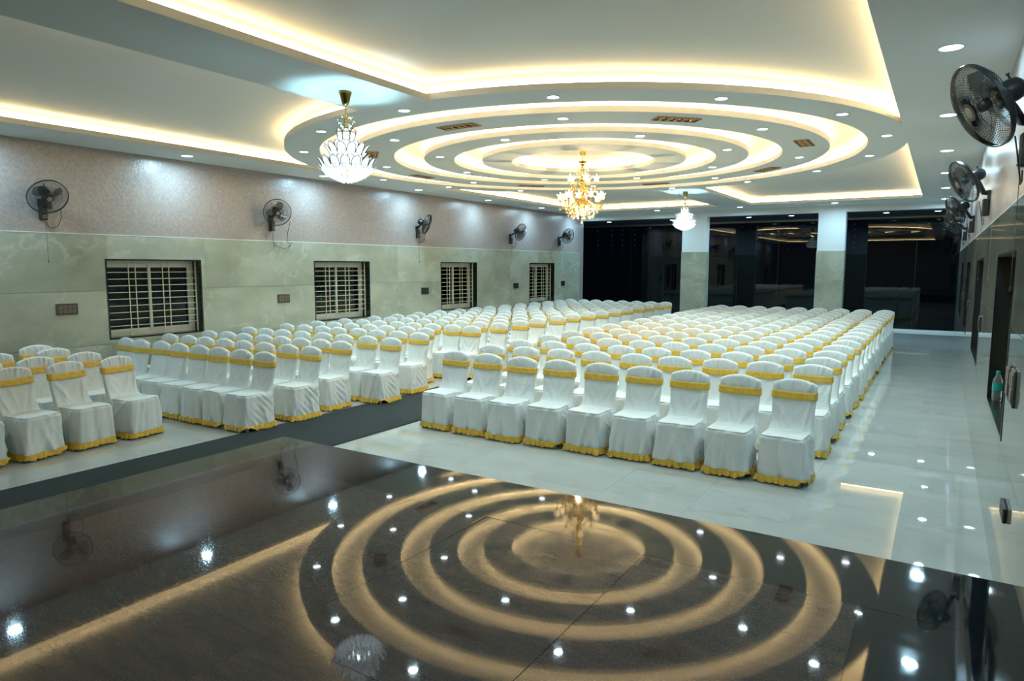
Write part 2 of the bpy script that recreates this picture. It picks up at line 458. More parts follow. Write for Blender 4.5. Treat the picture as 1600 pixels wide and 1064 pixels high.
# ---- windows (recessed sliding sashes behind painted steel grilles)
def window(name, wallx, sgn, y0, y1, z0, z1, detail=True):
    """sgn: +1 the room lies towards +x of the wall plane (left wall), -1 for the right wall"""
    root = empty(name, (wallx, 0, 0)); tag(root, kind='structure')
    def b(mb, x0, x1, *r):
        if sgn < 0: x0, x1 = -x1, -x0
        return mb.box(x0, x1, *r)
    rv = 0.30
    m = MB()
    t = 0.02
    for yy in ((y0 - t, y0 + 0.004), (y1 - 0.004, y1 + t)): b(m, -rv, 0.016, *yy, z0 - t, z1 + t)
    for zz in ((z0 - t, z0 + 0.004), (z1 - 0.004, z1 + t)): b(m, -rv, 0.016, y0, y1, *zz)
    m.build('granite_reveal', M['black_frame'], root)
    # fixed upvc frame
    xf = -0.21
    m = MB(); fw = 0.07
    b(m, xf - 0.05, xf, y0, y0 + fw, z0, z1); b(m, xf - 0.05, xf, y1 - fw, y1, z0, z1)
    b(m, xf - 0.05, xf, y0 + fw, y1 - fw, z0, z0 + 0.075); b(m, xf - 0.05, xf, y0 + fw, y1 - fw, z1 - 0.075, z1)
    m.build('window_frame', M['upvc'], root)
    mid = (y0 + y1) / 2
    for k, (a, c, xx) in enumerate(((y0 + fw, mid + 0.03, xf - 0.03), (mid - 0.02, y1 - fw, xf - 0.012))):
        m = MB(); sw = 0.045
        b(m, xx - 0.012, xx + 0.016, a, a + sw, z0 + 0.075, z1 - 0.075); b(m, xx - 0.012, xx + 0.016, c - sw, c, z0 + 0.075, z1 - 0.075)
        b(m, xx - 0.012, xx + 0.016, a + sw, c - sw, z0 + 0.075, z0 + 0.11); b(m, xx - 0.012, xx + 0.016, a + sw, c - sw, z1 - 0.11, z1 - 0.075)
        s = m.build('sash', M['upvc'], root)
        b(MB(), xx - 0.003, xx + 0.003, a + sw, c - sw, z0 + 0.11, z1 - 0.11).build('pane', M['window_glass'], s)
    if detail:
        xg = -0.12; bw = 0.008
        m = MB()
        b(m, xg - 0.012, xg + 0.012, y0 + 0.005, y0 + 0.02, z0, z1); b(m, xg - 0.012, xg + 0.012, y1 - 0.02, y1 - 0.005, z0, z1)
        m.build('grille_frame', M['grille'], root)
        n = 9
        for i in range(n):
            z = z0 + 0.17 + (z1 - z0 - 0.36) * i / (n - 1) + 0.005
            b(MB(), xg - 0.006, xg + 0.006, y0 + 0.02, y1 - 0.02, z - bw, z + bw * 0.4).build('grille_bar', M['grille'], root)
        for q in (0.25, 0.32, 0.61, 0.68):
            y = y0 + (y1 - y0) * q
            b(MB(), xg + 0.006, xg + 0.016, y - 0.006, y + 0.006, z0, z1).build('grille_upright', M['grille'], root)
    return root
k = 1
for a, b_ in LW: window('window_%d' % k, XL, 1, a, b_, *LZ); k += 1
for a, b_ in LWX[:1]: window('window_%d' % k, XL, 1, a, b_, *LZ); k += 1
for a, b_ in RW: window('window_%d' % k, XR, -1, a, b_, *RZ); k += 1

# ---- back columns, beam, alcove, glass wall
bz = 3.65
for i, (a, b_) in enumerate(((-7.22, -6.43), (-3.16, -2.43))):
    c = tag(MB().box(a, b_, YD, YD + 0.30, 0, bz).build('column', M['column']), kind='structure')
    for z0, z1 in rows:
        m = MB(); m.box(a - 0.012, b_ + 0.012, YD - 0.012, YD + 0.31, z0, z1); m.build('column_tile', M['wall_tile'], c)
tag(MB().box(-14.5, XR, YD, YD + 0.30, bz, H + 0.1).build('wall_back', M['column']), kind='structure')
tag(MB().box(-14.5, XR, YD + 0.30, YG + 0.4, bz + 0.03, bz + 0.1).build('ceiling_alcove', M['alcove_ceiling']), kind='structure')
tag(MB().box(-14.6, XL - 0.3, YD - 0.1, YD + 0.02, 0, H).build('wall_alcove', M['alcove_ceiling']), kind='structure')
gw = empty('glass_wall', (0, YG, 0)); gw.name = 'window_20'; tag(gw, kind='structure')
gx = [0.40, -0.74, -2.14, -3.53, -4.91, -6.31, -7.69, -9.07, -10.43, -11.8, -13.2, -14.5]
MB().box(-14.5, XR, -0.03, 0.03, 0.0, 0.07).build('bottom_rail', M['trim_white'], gw)
MB().box(-14.5, XR, -0.04, 0.04, bz - 0.03, bz + 0.04).build('top_rail', M['fan_grey'], gw)
for i in range(len(gx) - 1):
    MB().box(gx[i + 1] + 0.004, gx[i] - 0.004, -0.006, 0.006, 0.07, bz - 0.03).build('glass_panel', M['dark_glass'], gw, loc=(0, 0, 0)).rotation_euler = (0, 0, 0)
for x in gx[1:-1]:
    MB().box(x - 0.004, x + 0.004, -0.008, 0.008, 0.07, bz - 0.03).build('panel_joint', M['socket_dark'], gw)
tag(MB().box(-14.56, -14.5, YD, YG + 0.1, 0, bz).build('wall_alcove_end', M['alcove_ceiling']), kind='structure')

# ================================================================== STAGE
stage = empty('stage', (-2.4, 0, 0)); tag(stage, 'low raised stage with black border and brown speckled granite slabs', 'stage')
SX0, SX1, SY1 = -5.19, XR - 0.013, 4.175
def sl(name, x0, x1, y0, y1, mat, tilt=0.0012):
    g = 0.0005; hx, hy = (x1 - x0) / 2 - g, (y1 - y0) / 2 - g
    o = MB().box(-hx, hx, -hy, hy, -0.02, 0).build(name, mat, stage, loc=((x0 + x1) / 2 + 2.4, (y0 + y1) / 2, ZS))
    o.rotation_euler = (rnd.gauss(0, tilt), rnd.gauss(0, tilt), 0); return o
MB().box(SX0 + 0.02 + 2.4, SX1 + 2.4, YN + 0.01, SY1 - 0.02, 0.002, ZS - 0.0225).build('riser', M['black_granite'], stage)
by = [4.175 - 0.67, 1.83, 0.16, -1.51, -3.18, -4.85, YN + 0.01]
bx = [-4.565, -2.405, -1.325, -0.24]
for i in range(3):
    for j in range(len(by) - 1): sl('granite_slab', bx[i], bx[i + 1], by[j + 1], by[j], M['granite'])
for a, b_ in ((SX0, -2.405), (-2.405, SX1)): sl('border_slab', a, b_, by[0], SY1, M['black_granite'], 0.0003)
for a, b_ in ((by[2], by[0]), (by[4], by[2]), (by[6], by[4])):
    sl('border_slab', SX0, bx[0], a, b_, M['black_granite'], 0.0005); sl('border_slab', bx[3], SX1, a, b_, M['black_granite'], 0.0005)

# carpet runner
cp = MB(); nx, ny = 1, 60
cp.box(-7.22, -5.84, -0.5, 21.4, 0.0005, 0.011)
tag(cp.build('carpet_runner', M['carpet']), 'long charcoal carpet runner down the aisle between the chair blocks', 'carpet')

# ================================================================== CHAIRS
def ridge(s, c, w): return math.exp(-((s - c) / w) ** 2)
def rr(hw, hd, r, n):
    """rounded rectangle, n points, starts at the middle of the front side, runs counter-clockwise"""
    pts = []; per = []
    L = [(hw - r), PI / 2 * r, 2 * (hd - r), PI / 2 * r, 2 * (hw - r), PI / 2 * r, 2 * (hd - r), PI / 2 * r, (hw - r)]
    T = sum(L)
    for i in range(n):
        s = T * i / n; q = s
        for k, l in enumerate(L):
            if q <= l or k == 8: break
            q -= l
        if k == 0: p, nn = (q, -hd), (0, -1)
        elif k == 8: p, nn = (-(hw - r) + q, -hd), (0, -1)
        elif k == 2: p, nn = (hw, -hd + r + q), (1, 0)
        elif k == 4: p, nn = (hw - r - q, hd), (0, 1)
        elif k == 6: p, nn = (-hw, hd - r - q), (-1, 0)
        else:
            cx_, cy2, a0 = {1: (hw - r, -hd + r, -PI / 2), 3: (hw - r, hd - r, 0), 5: (-hw + r, hd - r, PI / 2), 7: (-hw + r, -hd + r, PI)}[k]
            a = a0 + q / r; nn = (math.cos(a), math.sin(a)); p = (cx_ + r * nn[0], cy2 + r * nn[1])
        pts.append((p[0], p[1], nn[0], nn[1], s / T))
    return pts
def cover_mesh(seed):
    R_ = random.Random(seed)
    V = []; F = []
    n = 120
    folds = [(R_.random(), R_.uniform(-0.7, 0.7), R_.uniform(0.006, 0.018), R_.choice((-1, 1, 1)) * R_.uniform(0.004, 0.010)) for _ in range(20)]
    folds += [(q / 8 + 0.125 * 0.5 * (1 if q % 2 else 0.6), R_.uniform(-0.2, 0.2), 0.02, R_.uniform(0.003, 0.008)) for q in range(8)]
    # stretched diagonal pulls from the rear corners down to the hem
    diag = [(c0 + 0.025 * k, sg * R_.uniform(0.35, 0.7), 0.009, R_.uniform(0.006, 0.013), 0.10 + 0.055 * k) for k in range(6) for c0, sg in ((0.20, 1), (0.66, -1))]
    def disp(s, z):
        d = 0.0; h = (0.46 - z) / 0.37
        for c, sl_, w, a in folds:
            u = (s - c - sl_ * (z - 0.28) * 0.35 + 0.5) % 1 - 0.5
            d += a * math.exp(-(u / w) ** 2) * (0.25 + 0.75 * h)
        for c, sl_, w, a, zc in diag:
            u = s - c + sl_ * (z - zc); d += a * math.exp(-(u / w) ** 2) * math.exp(-((z - zc) / 0.10) ** 2)
        return 2.0 * d - 0.011
    zl = [0.078, 0.10, 0.125, 0.15, 0.175, 0.20, 0.225, 0.25, 0.275, 0.30, 0.325, 0.35, 0.375, 0.40, 0.42, 0.436, 0.447, 0.454]
    rings = []
    lump = [(R_.random(), R_.uniform(0.01, 0.03), R_.uniform(0.002, 0.006)) for _ in range(16)]
    for z in zl:
        t = (z - 0.09) / 0.36
        hw = 0.229 - 0.012 * t; hd = 0.243 - 0.010 * t
        e = max(0, (z - 0.425) / 0.029); hw -= 0.012 * e * e; hd -= 0.012 * e * e
        ring = []
        for (px, py, nx_, ny_, s) in rr(hw, hd, 0.045, n):
            d = disp(s, z)
            for c, w, a in lump:
                u = (s - c + 0.5) % 1 - 0.5; d += a * math.exp(-(u / w) ** 2) * math.exp(-((z - 0.435) / 0.018) ** 2)
            ring.append(len(V)); V.append((px + nx_ * d, py + ny_ * d, z))
        rings.append(ring)
    for sc_, dz in ((0.97, 0.459), (0.92, 0.463), (0.82, 0.466), (0.65, 0.468), (0.45, 0.468), (0.2, 0.468)):
        ring = []
        for (px, py, nx_, ny_, s) in rr(0.208, 0.224, 0.045, n):
            x_, y_ = px * sc_, py * sc_
            w = 0.004 * math.sin(23 * x_ + seed) * math.sin(19 * y_ + 2 * seed) + 0.004 * math.exp(-((y_ + 0.17 + 0.2 * x_ * (seed % 3 - 1)) / 0.012) ** 2)
            ring.append(len(V)); V.append((x_, y_, dz + w))
        rings.append(ring)
    for a, b in zip(rings, rings[1:]):
        for i in range(n): j = (i + 1) % n; F.append((a[i], a[j], b[j], b[i]))
    F.append(tuple(rings[-1]))
    # ---- back shell
    nb = 96; rings = []
    pl = [(R_.uniform(-0.2, 0.2), R_.uniform(0.005, 0.011), R_.uniform(0.004, 0.009), 0) for _ in range(15)]
    pl = [(c, w, a, c * 1.6 + R_.uniform(-0.25, 0.25)) for c, w, a, q in pl]
    dg = [(q_ * R_.uniform(0.04, 0.19), q_ * R_.uniform(0.05, 0.9), R_.uniform(0.012, 0.03), R_.uniform(0.005, 0.012), R_.uniform(0.5, 0.70)) for q_ in (-1, 1, -1, 1, -1, 1, -1, 1, 1)]
    T = [0, 0.05, 0.10, 0.14, 0.18, 0.22, 0.27, 0.32, 0.38, 0.44, 0.50, 0.56, 0.62, 0.68, 0.73, 0.78, 0.82, 0.86, 0.90, 0.935, 0.965, 0.985, 1.0]
    for t in T:
        zb_ = 0.38 + t * 0.52
        u_ = min(1, max(0, (zb_ - 0.44) / 0.34))
        hw = 0.190 + 0.024 * u_ ** 0.8 + 0.034 * math.exp(-max(0, zb_ - 0.43) / 0.05)
        ht = 0.026
        e = max(0, (t - 0.955) / 0.045); k = math.sqrt(max(0.0, 1 - e * e * 0.95)); hw -= 0.006 * (1 - k); ht *= k
        yc = 0.198 + 0.075 * (zb_ - 0.46) / 0.44
        ring = []
        for (px, py, nx_, ny_, s) in rr(hw, ht, min(ht * 0.95, 0.020), nb):
            q_ = min(1, abs(px) / 0.213)
            crown = 0.050 * (1 - q_ ** 2.1)
            z = 0.38 + t * (0.52 + crown)
            front = ny_ < -0.2
            d = 0; fil = 0
            if front:
                for c, w, a, sl_ in pl: d += a * ridge(px, c + sl_ * (z - 0.93), w) * max(0, min(1, (z - 0.825) / 0.05)) * 1.15
                for c, sl_, w, a, zc in dg: d += a * ridge(px, c + sl_ * (z - zc), w) * math.exp(-((z - zc) / 0.12) ** 2) * min(1, max(0.25, (0.76 - z) / 0.05))
                fil = 0.085 * math.exp(-max(0, z - 0.43) / 0.055)
                d -= 0.010 * (1 - q_ * q_)           # cloth sinks a little between the uprights
                y_ = yc + py - d - fil
            elif ny_ > 0.2: y_ = yc + py - 0.02 * math.exp(-max(0, z - 0.40) / 0.2)
            else: y_ = yc + py
            ring.append(len(V)); V.append((px, y_, z))
        rings.append(ring)
    for a, b in zip(rings, rings[1:]):
        for i in range(nb): j = (i + 1) % nb; F.append((a[i], a[j], b[j], b[i]))
    F.append(tuple(rings[-1]))
    me = bpy.data.meshes.new('chair_cover'); me.from_pydata(V, [], F); me.update(); me.materials.append(M['cloth'])
    me.polygons.foreach_set('use_smooth', [True] * len(me.polygons)); return me
def sash_mesh(seed):
    V = []; F = []; nb = 60; R_ = random.Random(seed)
    zs_ = [0.758, 0.761, 0.775, 0.795, 0.815, 0.829, 0.832]; rings = []
    ph = R_.random() * 6
    for i, z in enumerate(zs_):
        o = 0.004 if i in (0, len(zs_) - 1) else 0.008
        yc = 0.195 + 0.075 * (z - 0.46) / 0.44; ring = []
        for (px, py, nx_, ny_, s) in rr(0.215, 0.0285, 0.022, nb):
            w = 0.0026 * math.sin(px * 50 + (z - 0.79) * 90 + ph) * (1 if ny_ < -0.5 else 0)
            sag = -0.006 * math.cos(px / 0.21 * PI / 2) * (1 if ny_ < 0 else 0)
            ring.append(len(V)); V.append((px + nx_ * o, yc + py + ny_ * (o + w) - (0.006 if ny_ < -0.5 else 0) - (0.005 * (1 - min(1, abs(px) / 0.213) ** 2) * -0.6 if ny_ < -0.5 else 0), z + sag))
        rings.append(ring)
    for a, b in zip(rings, rings[1:]):
        for i in range(nb): j = (i + 1) % nb; F.append((a[i], a[j], b[j], b[i]))
    me = bpy.data.meshes.new('sash'); me.from_pydata(V, [], F); me.update(); me.materials.append(M['gold'])
    me.polygons.foreach_set('use_smooth', [True] * len(me.polygons)); return me
def ruffle_mesh(seed, lift=False):
    R_ = random.Random(seed); V = []; F = []; n = 208; rings = []
    npl = 26; ctr = [(k + R_.uniform(-0.28, 0.28)) / npl for k in range(npl)]; amp = [R_.uniform(0.5, 1.2) for _ in range(npl)]; hz = [R_.uniform(-0.008, 0.008) for _ in range(npl)]
    c3 = [ctr[-1] - 1] + ctr + [ctr[0] + 1]; a3 = [amp[-1]] + amp + [amp[0]]; h3 = [hz[-1]] + hz + [hz[0]]
    for t in (0, 0.15, 0.4, 0.7, 1.0):
        ring = []
        for (px, py, nx_, ny_, s) in rr(0.228, 0.242, 0.045, n):
            k = max(i for i in range(len(c3)) if c3[i] <= s) if s >= c3[0] else 0
            k = min(k, len(c3) - 2)
            fr = (s - c3[k]) / (c3[k + 1] - c3[k])
            saw = (fr / 0.8 if fr < 0.8 else (1 - fr) / 0.2) * a3[k]
            d = 0.003 + t * (0.002 + 0.024 * saw)
            z = 0.086 - t * (0.062 + h3[k] + 0.008 * math.sin(fr * PI))
            if lift and 0.08 < s < 0.20: z += t * 0.045 * math.sin((s - 0.08) / 0.12 * PI)
            ring.append(len(V)); V.append((px + nx_ * d, py + ny_ * d, z))
        rings.append(ring)
    for a, b in zip(rings, rings[1:]):
        for i in range(n): j = (i + 1) % n; F.append((a[j], a[i], b[i], b[j]))
    me = bpy.data.meshes.new('ruffle'); me.from_pydata(V, [], F); me.update(); me.materials.append(M['gold']); return me
NV = 6
COV = [cover_mesh(11 + 5 * i) for i in range(NV)]; SAS = [sash_mesh(3 + i) for i in range(NV)]; RUF = [ruffle_mesh(9 + i, i in (1, 4)) for i in range(NV)]
LEG = MB().bbox(-0.018, 0.018, -0.018, 0.018, 0.0, 0.30, 0.003).mesh('leg', M['foot'])
def chair(x, y, rz, label, group, legs=False, v=None, sx_=0.98):
    v = rnd.randrange(NV) if v is None else v
    r = empty('banquet_chair', (x, y, 0), rz); r.scale = (sx_, 1, 1.015); tag(r, label, 'chair', group)
    link('chair_cover', COV[v], r); link('sash', SAS[rnd.randrange(NV)], r); link('ruffle', RUF[rnd.randrange(NV)], r)
    if legs:
        for sx in (-1, 1):
            for yy in (-0.185, 0.185): link('leg', LEG, r, (sx * 0.172, yy, 0))
    return r
n_ch = 0
# right block: 17 rows of nine
for k in range(17):
    yl = 7.14 + 0.835 * k
    yr = 7.19 if k == 0 else (8.38 if k == 1 else 9.13 + 0.775 * (k - 2))
    if k > 10: yl = 15.49 + (k - 10) * 0.74
    for c in range(9):
        t = c / 8
        yb = yl * (1 - t) + yr * t - 0.24
        jx, jy, ja = (rnd.gauss(0, 0.009), rnd.gauss(0, 0.016), rnd.gauss(0, 0.022)) if k else (0, (0, -.02, -.05, -.03, -.01, 0.02, 0, -0.02, -0.01)[c], (-0.02, 0.02, 0.0, 0.03, -0.02, 0.03, 0.02, -0.03, -0.05)[c])
        x = -5.37 + 0.5225 * c + jx
        lab = 'white covered chair, %s row of block beside tiled aisle, %s seat from carpet' % (ordinal(k + 1), ordinal(c + 1))
        chair(x, yb - 0.03 + jy, ja, lab, 'covered chairs between the carpet and the tiled aisle', legs=k < 2); n_ch += 1
# left block
Ly = [5.72, 6.45, 7.16, 7.95, 8.8, 9.57, 10.34, 11.2, 11.95, 12.72, 13.55, 14.35, 15.09, 15.8, 16.6, 17.45, 18.3, 19.1, 19.9, 20.7]
Lx = [0, 0.02, -0.12, 0.18, 0.02, 0, 0.0, 0.05, 0.08, 0.05, 0.08, 0.05, 0.1, 0.12, 0.12, 0.08, 0.08, 0.08, 0.12, 0.08]
for k, yb in enumerate(Ly):
    for c in range(8):
        if k == 5 and c == 0: continue
        x = -7.375 + Lx[k] * max(0, 1 - c / 4) - 0.466 * c + rnd.gauss(0, 0.006)
        y = yb - 0.30 - 0.006 * c + rnd.gauss(0, 0.013)
        ja = 0.035 + rnd.gauss(0, 0.018)
        lab = 'white covered chair, %s row of block by windows, %s seat from carpet' % (ordinal(k + 1), ordinal(c + 1))
        chair(x, y, ja, lab, 'covered chairs between the carpet and the windows', legs=(k < 2 or c == 0), sx_=0.93); n_ch += 1
# sideways group near the stage, facing the stage
SG = [(-8.30, [4.45, 3.87, 3.33, 2.80]), (-9.03, [4.40, 3.85, 3.30]), (-9.82, [4.40, 3.72]), (-10.40, [4.42])]
for i, (xf_, yl_) in enumerate(SG):
    for j, y in enumerate(yl_):
        lab = 'white covered chair turned sideways by stage, %s row back, %s seat from window block' % (ordinal(i + 1), ordinal(j + 1))
        chair(xf_, y, PI / 2 + 0.05 + (0.10 if i == 0 and j < 3 else 0) + rnd.gauss(0, 0.03), lab, 'covered chairs turned sideways towards the stage', legs=i == 0); n_ch += 1

# ================================================================== DOWNLIGHTS
def dl_mesh(q):
    return (MB().lathe([(q - 0.002, -0.001), (q, -0.006), (q + 0.008, -0.008), (q + 0.014, -0.004), (q + 0.014, 0.0)], 28).mesh('bezel', M['bezel'], True),
            MB().lathe([(0.0005, -0.004), (q, -0.004)], 28).mesh('lens', M['lens']))
DL = {'big': dl_mesh(0.083), 'small': dl_mesh(0.062)}
lam = bpy.data.lights.new('downlight_lamp', 'AREA'); lam.shape = 'DISK'; lam.size = 0.10; lam.energy = W_DOWN; lam.color = C_DOWN; lam.spread = math.radians(128)
lam_edge = lam.copy(); lam_edge.name = 'edge_downlight_lamp'; lam_edge.size = 0.15; lam_edge.energy = W_EDGE; lam_edge.color = C_EDGE; lam_edge.spread = math.radians(172)
def downlight(x, y, z, label, group):
    bez, lens = DL['small' if 'ring' in group else 'big']
    r = empty('recessed_downlight', (x, y, z)); tag(r, label, 'ceiling light', group)
    link('bezel', bez, r); link('lens', lens, r)
    l = bpy.data.objects.new('lamp', lam if 'ring' in group else lam_edge); COL.objects.link(l); l.parent = r; l.location = (0, 0, -0.010)
for k in range(16):
    a = -PI / 2 - 2 * PI * k / 16
    downlight(CX + 4.53 * math.cos(a), CY + 4.53 * math.sin(a), H, 'round downlight on outermost ceiling ring, %s clockwise from the one nearest the stage' % ordinal(k + 1), 'downlights on the outermost ceiling ring')
for k in range(8):
    a = -PI / 2 - PI / 8 - PI / 4 * k
    downlight(CX + 3.48 * math.cos(a), CY + 3.48 * math.sin(a), H, 'round downlight on second ceiling ring between brass vents, %s clockwise from the stage' % ordinal(k + 1), 'downlights on the second ceiling ring')
    a = -PI / 2 - PI / 4 * k
    downlight(CX + 2.42 * math.cos(a), CY + 2.42 * math.sin(a), H, 'round downlight on third ceiling ring, %s clockwise from the one nearest the stage' % ordinal(k + 1), 'downlights on the third ceiling ring')
for k in range(9):
    y = -1.95 + 2.87 * k
    if y < YD:
        downlight(-10.40, y, H, 'downlight in the ceiling edge above the window wall, %s from the stage end' % ordinal(k + 1), 'downlights along the window wall')
        downlight(-0.05, y + 0.0, H, 'downlight in the ceiling edge above the polished wall with niches, %s from stage end' % ordinal(k + 1), 'downlights along the polished wall')
for k, x in enumerate((-7.75, -5.19, -2.63)):
    downlight(x, 20.88, H, 'downlight before the glass wall beam, %s from the window wall' % ordinal(k + 1), 'downlights in front of the beam')
for k, (x, y) in enumerate(((-10.44, 23.2), (-8.06, 23.2), (-5.47, 23.2), (-4.16, 23.2), (-1.52, 23.3), (-0.21, 23.3))):
    downlight(x, y, bz + 0.03, 'downlight in dark ceiling beyond the columns, %s from the window wall' % ordinal(k + 1), 'downlights before the glass')

# ================================================================== BRASS VENTS on ring B
def vent_parts():
    fr = MB()
    for s in (-1, 1):
        fr.box(-0.27, 0.27, s * 0.092 - 0.012, s * 0.092 + 0.012, -0.012, 0.0); fr.box(s * 0.27 - 0.012, s * 0.27 + 0.012, -0.10, 0.10, -0.012, 0.0)
    sc_ = MB()
    for i in range(5):
        cx_ = -0.2 + 0.1 * i
        for s in (-1, 1):
            pts = []
            for q in range(22):
                a = q / 21 * 3.6 * PI; r = 0.040 * (1 - q / 26)
                pts.append((cx_ + s * r * math.cos(a) * 0.9, s * (0.035 + r * math.sin(a)) if True else 0, -0.008))
            sc_.tube(pts, 0.0055, 5)
        sc_.tube([(cx_ - 0.045, -0.07, -0.008), (cx_, 0, -0.012), (cx_ + 0.045, 0.07, -0.008)], 0.005, 5)
    bk = MB().box(-0.26, 0.26, -0.085, 0.085, -0.003, 0.0)
    return fr.mesh('frame', M['vent_brass']), sc_.mesh('scrollwork', M['vent_brass'], True), bk.mesh('backing', plain('vent_shadow', (0.05, 0.025, 0.012), 0.6))
VF, VS, VB = vent_parts()
for k in range(8):
    a = -PI / 2 - PI / 4 * k
    r = empty('air_vent', (CX + 3.50 * math.cos(a), CY + 3.50 * math.sin(a), H), a + PI / 2)
    tag(r, 'brass scrollwork vent on second ceiling ring, %s clockwise from the one nearest stage' % ordinal(k + 1), 'vent', 'brass ceiling vents')
    link('frame', VF, r); link('scrollwork', VS, r); link('backing', VB, r)

# ================================================================== CHANDELIERS
def petal_mesh(L, W_, curl, name='petal'):
    V = []; F = []; nu, nv = 8, 6
    for i in range(nu + 1):
        t = i / nu; w = W_ * math.sin(PI * min(1, (0.12 + 0.88 * t)) ** 0.8) * (1 if t < 1 else 0)
        w = W_ * math.sqrt(max(0.0, 1 - abs(1.94 * (t - 0.5)) ** 2.8))
        for j in range(nv + 1):
            s = j / nv * 2 - 1
            V.append((curl * t * t * L - 0.18 * W_ * (s * s), s * w, t * L))
    for i in range(nu):
        for j in range(nv):
            a = i * (nv + 1) + j; F.append((a, a + 1, a + nv + 2, a + nv + 1))
    me = bpy.data.meshes.new(name); me.from_pydata(V, [], F); me.update(); me.materials.append(M['petal']); me.polygons.foreach_set('use_smooth', [True] * len(F))
    edge = [V[i * (nv + 1)] for i in range(nu + 1)] + [V[i * (nv + 1) + nv] for i in range(nu, -1, -1)]
    rim = MB().tube([(x + 0.003, y, z) for x, y, z in edge], 0.0036, 5).mesh('petal_rim', M['rim'])
    return me, rim
P1 = petal_mesh(0.13, 0.036, 0.12); P2 = petal_mesh(0.125, 0.044, 0.40); P3 = petal_mesh(0.125, 0.046, 0.30)
BEAD = MB().lathe([(0.001, 0.014), (0.010, 0.007), (0.013, 0), (0.009, -0.010), (0.001, -0.02)], 8).mesh('crystal_drop', M['crystal'])
DROP = MB().lathe([(0.001, 0.03), (0.008, 0.02), (0.011, 0.008), (0.018, -0.005), (0.012, -0.02), (0.001, -0.03)], 8).mesh('crystal_drop', M['crystal'])
def crystal_chandelier(x, y, label, rz=0):
    r = empty('crystal_chandelier', (x, y, H), rz); tag(r, label, 'chandelier', 'white crystal chandeliers')
    MB().lathe([(0.001, 0), (0.062, -0.001), (0.066, -0.012), (0.058, -0.03), (0.040, -0.105), (0.028, -0.125), (0.012, -0.14), (0.001, -0.142)], 20).build('canopy', M['dark_brass'], r, True)
    MB().tube([(0, 0, -0.13), (0, 0, -0.34)], 0.007, 8).build('rod', M['brass'], r, True)
    MB().lathe([(0.010, -0.25), (0.02, -0.27), (0.012, -0.30), (0.03, -0.33), (0.02, -0.36), (0.10, -0.40), (0.11, -0.41), (0.02, -0.42), (0.02, -0.80), (0.001, -0.82)], 16).build('stem', M['brass'], r, True)
    # curled crown wires with beads
    for k in range(8):
        a = 2 * PI * k / 8; c, s = math.cos(a), math.sin(a)
        pts = [(c * q, s * q, z) for q, z in ((0.01, -0.33), (0.03, -0.27), (0.06, -0.25), (0.085, -0.27), (0.08, -0.295))]
        w = MB().tube(pts, 0.0025, 5).build('crown_wire', M['brass'], r, True)
        link('crystal_bead', BEAD, w, (c * 0.08, s * 0.08, -0.305))
        link('crystal_drop', BEAD, r, (c * 0.055, s * 0.055, -0.33))
    def tier(n, rad, z, P, tilt, off=0.0, sc_=1.0):
        for k in range(n):
            a = 2 * PI * (k + off) / n
            o = link('petal', P[0], r, (rad * math.cos(a), rad * math.sin(a), z), Euler((0, tilt, a), 'XYZ')); o.scale = (sc_,) * 3
            link('petal_rim', P[1], o)
    # three cups of petals that stand almost upright and overlap, wider towards the bottom
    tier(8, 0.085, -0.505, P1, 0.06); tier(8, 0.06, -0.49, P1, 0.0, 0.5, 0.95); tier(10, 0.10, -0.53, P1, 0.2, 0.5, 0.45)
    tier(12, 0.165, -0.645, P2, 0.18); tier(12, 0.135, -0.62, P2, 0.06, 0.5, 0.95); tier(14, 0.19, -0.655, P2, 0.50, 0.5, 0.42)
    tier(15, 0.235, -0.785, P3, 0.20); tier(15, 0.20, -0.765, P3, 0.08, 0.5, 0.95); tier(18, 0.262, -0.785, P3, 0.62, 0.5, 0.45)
    # bowl of crystals below
    for i, (rad, z, n) in enumerate(((0.24, -0.77, 26), (0.215, -0.80, 24), (0.18, -0.825, 20), (0.14, -0.845, 16), (0.095, -0.865, 12), (0.05, -0.88, 7))):
        for k in range(n):
            a = 2 * PI * (k + 0.5 * (i % 2)) / n
            link('bowl_crystal', DROPL, r, (rad * math.cos(a), rad * math.sin(a), z), (0, 0, a))
    MB().lathe([(0.235, -0.74), (0.24, -0.745), (0.235, -0.75), (0.23, -0.745), (0.235, -0.74)], 32).build('ring_frame', M['brass'], r, True)
    MB().lathe([(0.15, -0.60), (0.155, -0.605), (0.15, -0.61), (0.145, -0.605), (0.15, -0.60)], 32).build('ring_frame', M['brass'], r, True)
    for k in range(6):
        a = 2 * PI * k / 6
        link('bulb', BULB, r, (0.10 * math.cos(a), 0.10 * math.sin(a), -0.70)); 
    for k in range(4):
        a = 2 * PI * k / 4 + 0.3; link('bulb', BULB, r, (0.05 * math.cos(a), 0.05 * math.sin(a), -0.50))
    for z, e in ((-0.345, 0.22), (-0.72, 0.65)):
        l = bpy.data.lights.new('crystal_lamp', 'POINT'); l.energy = W_CRYSTAL * e; l.color = (0.42, 0.82, 1.0); l.shadow_soft_size = 0.04
        lo = bpy.data.objects.new('lamp', l); COL.objects.link(lo); lo.parent = r; lo.location = (0, 0, z)
    return r
BULB = MB().lathe([(0.001, 0.03), (0.012, 0.022), (0.016, 0.008), (0.012, -0.01), (0.007, -0.03), (0.001, -0.032)], 10).mesh('bulb', M['crystal_bulb'], True)
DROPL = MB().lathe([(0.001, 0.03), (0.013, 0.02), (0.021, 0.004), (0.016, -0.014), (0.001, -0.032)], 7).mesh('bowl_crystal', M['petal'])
crystal_chandelier(-5.22, 5.10, 'tiered white crystal chandelier nearest the stage, brass ceiling cup')
crystal_chandelier(-5.24, 15.95, 'tiered white crystal chandelier farther off, near the glass wall', 0.2)

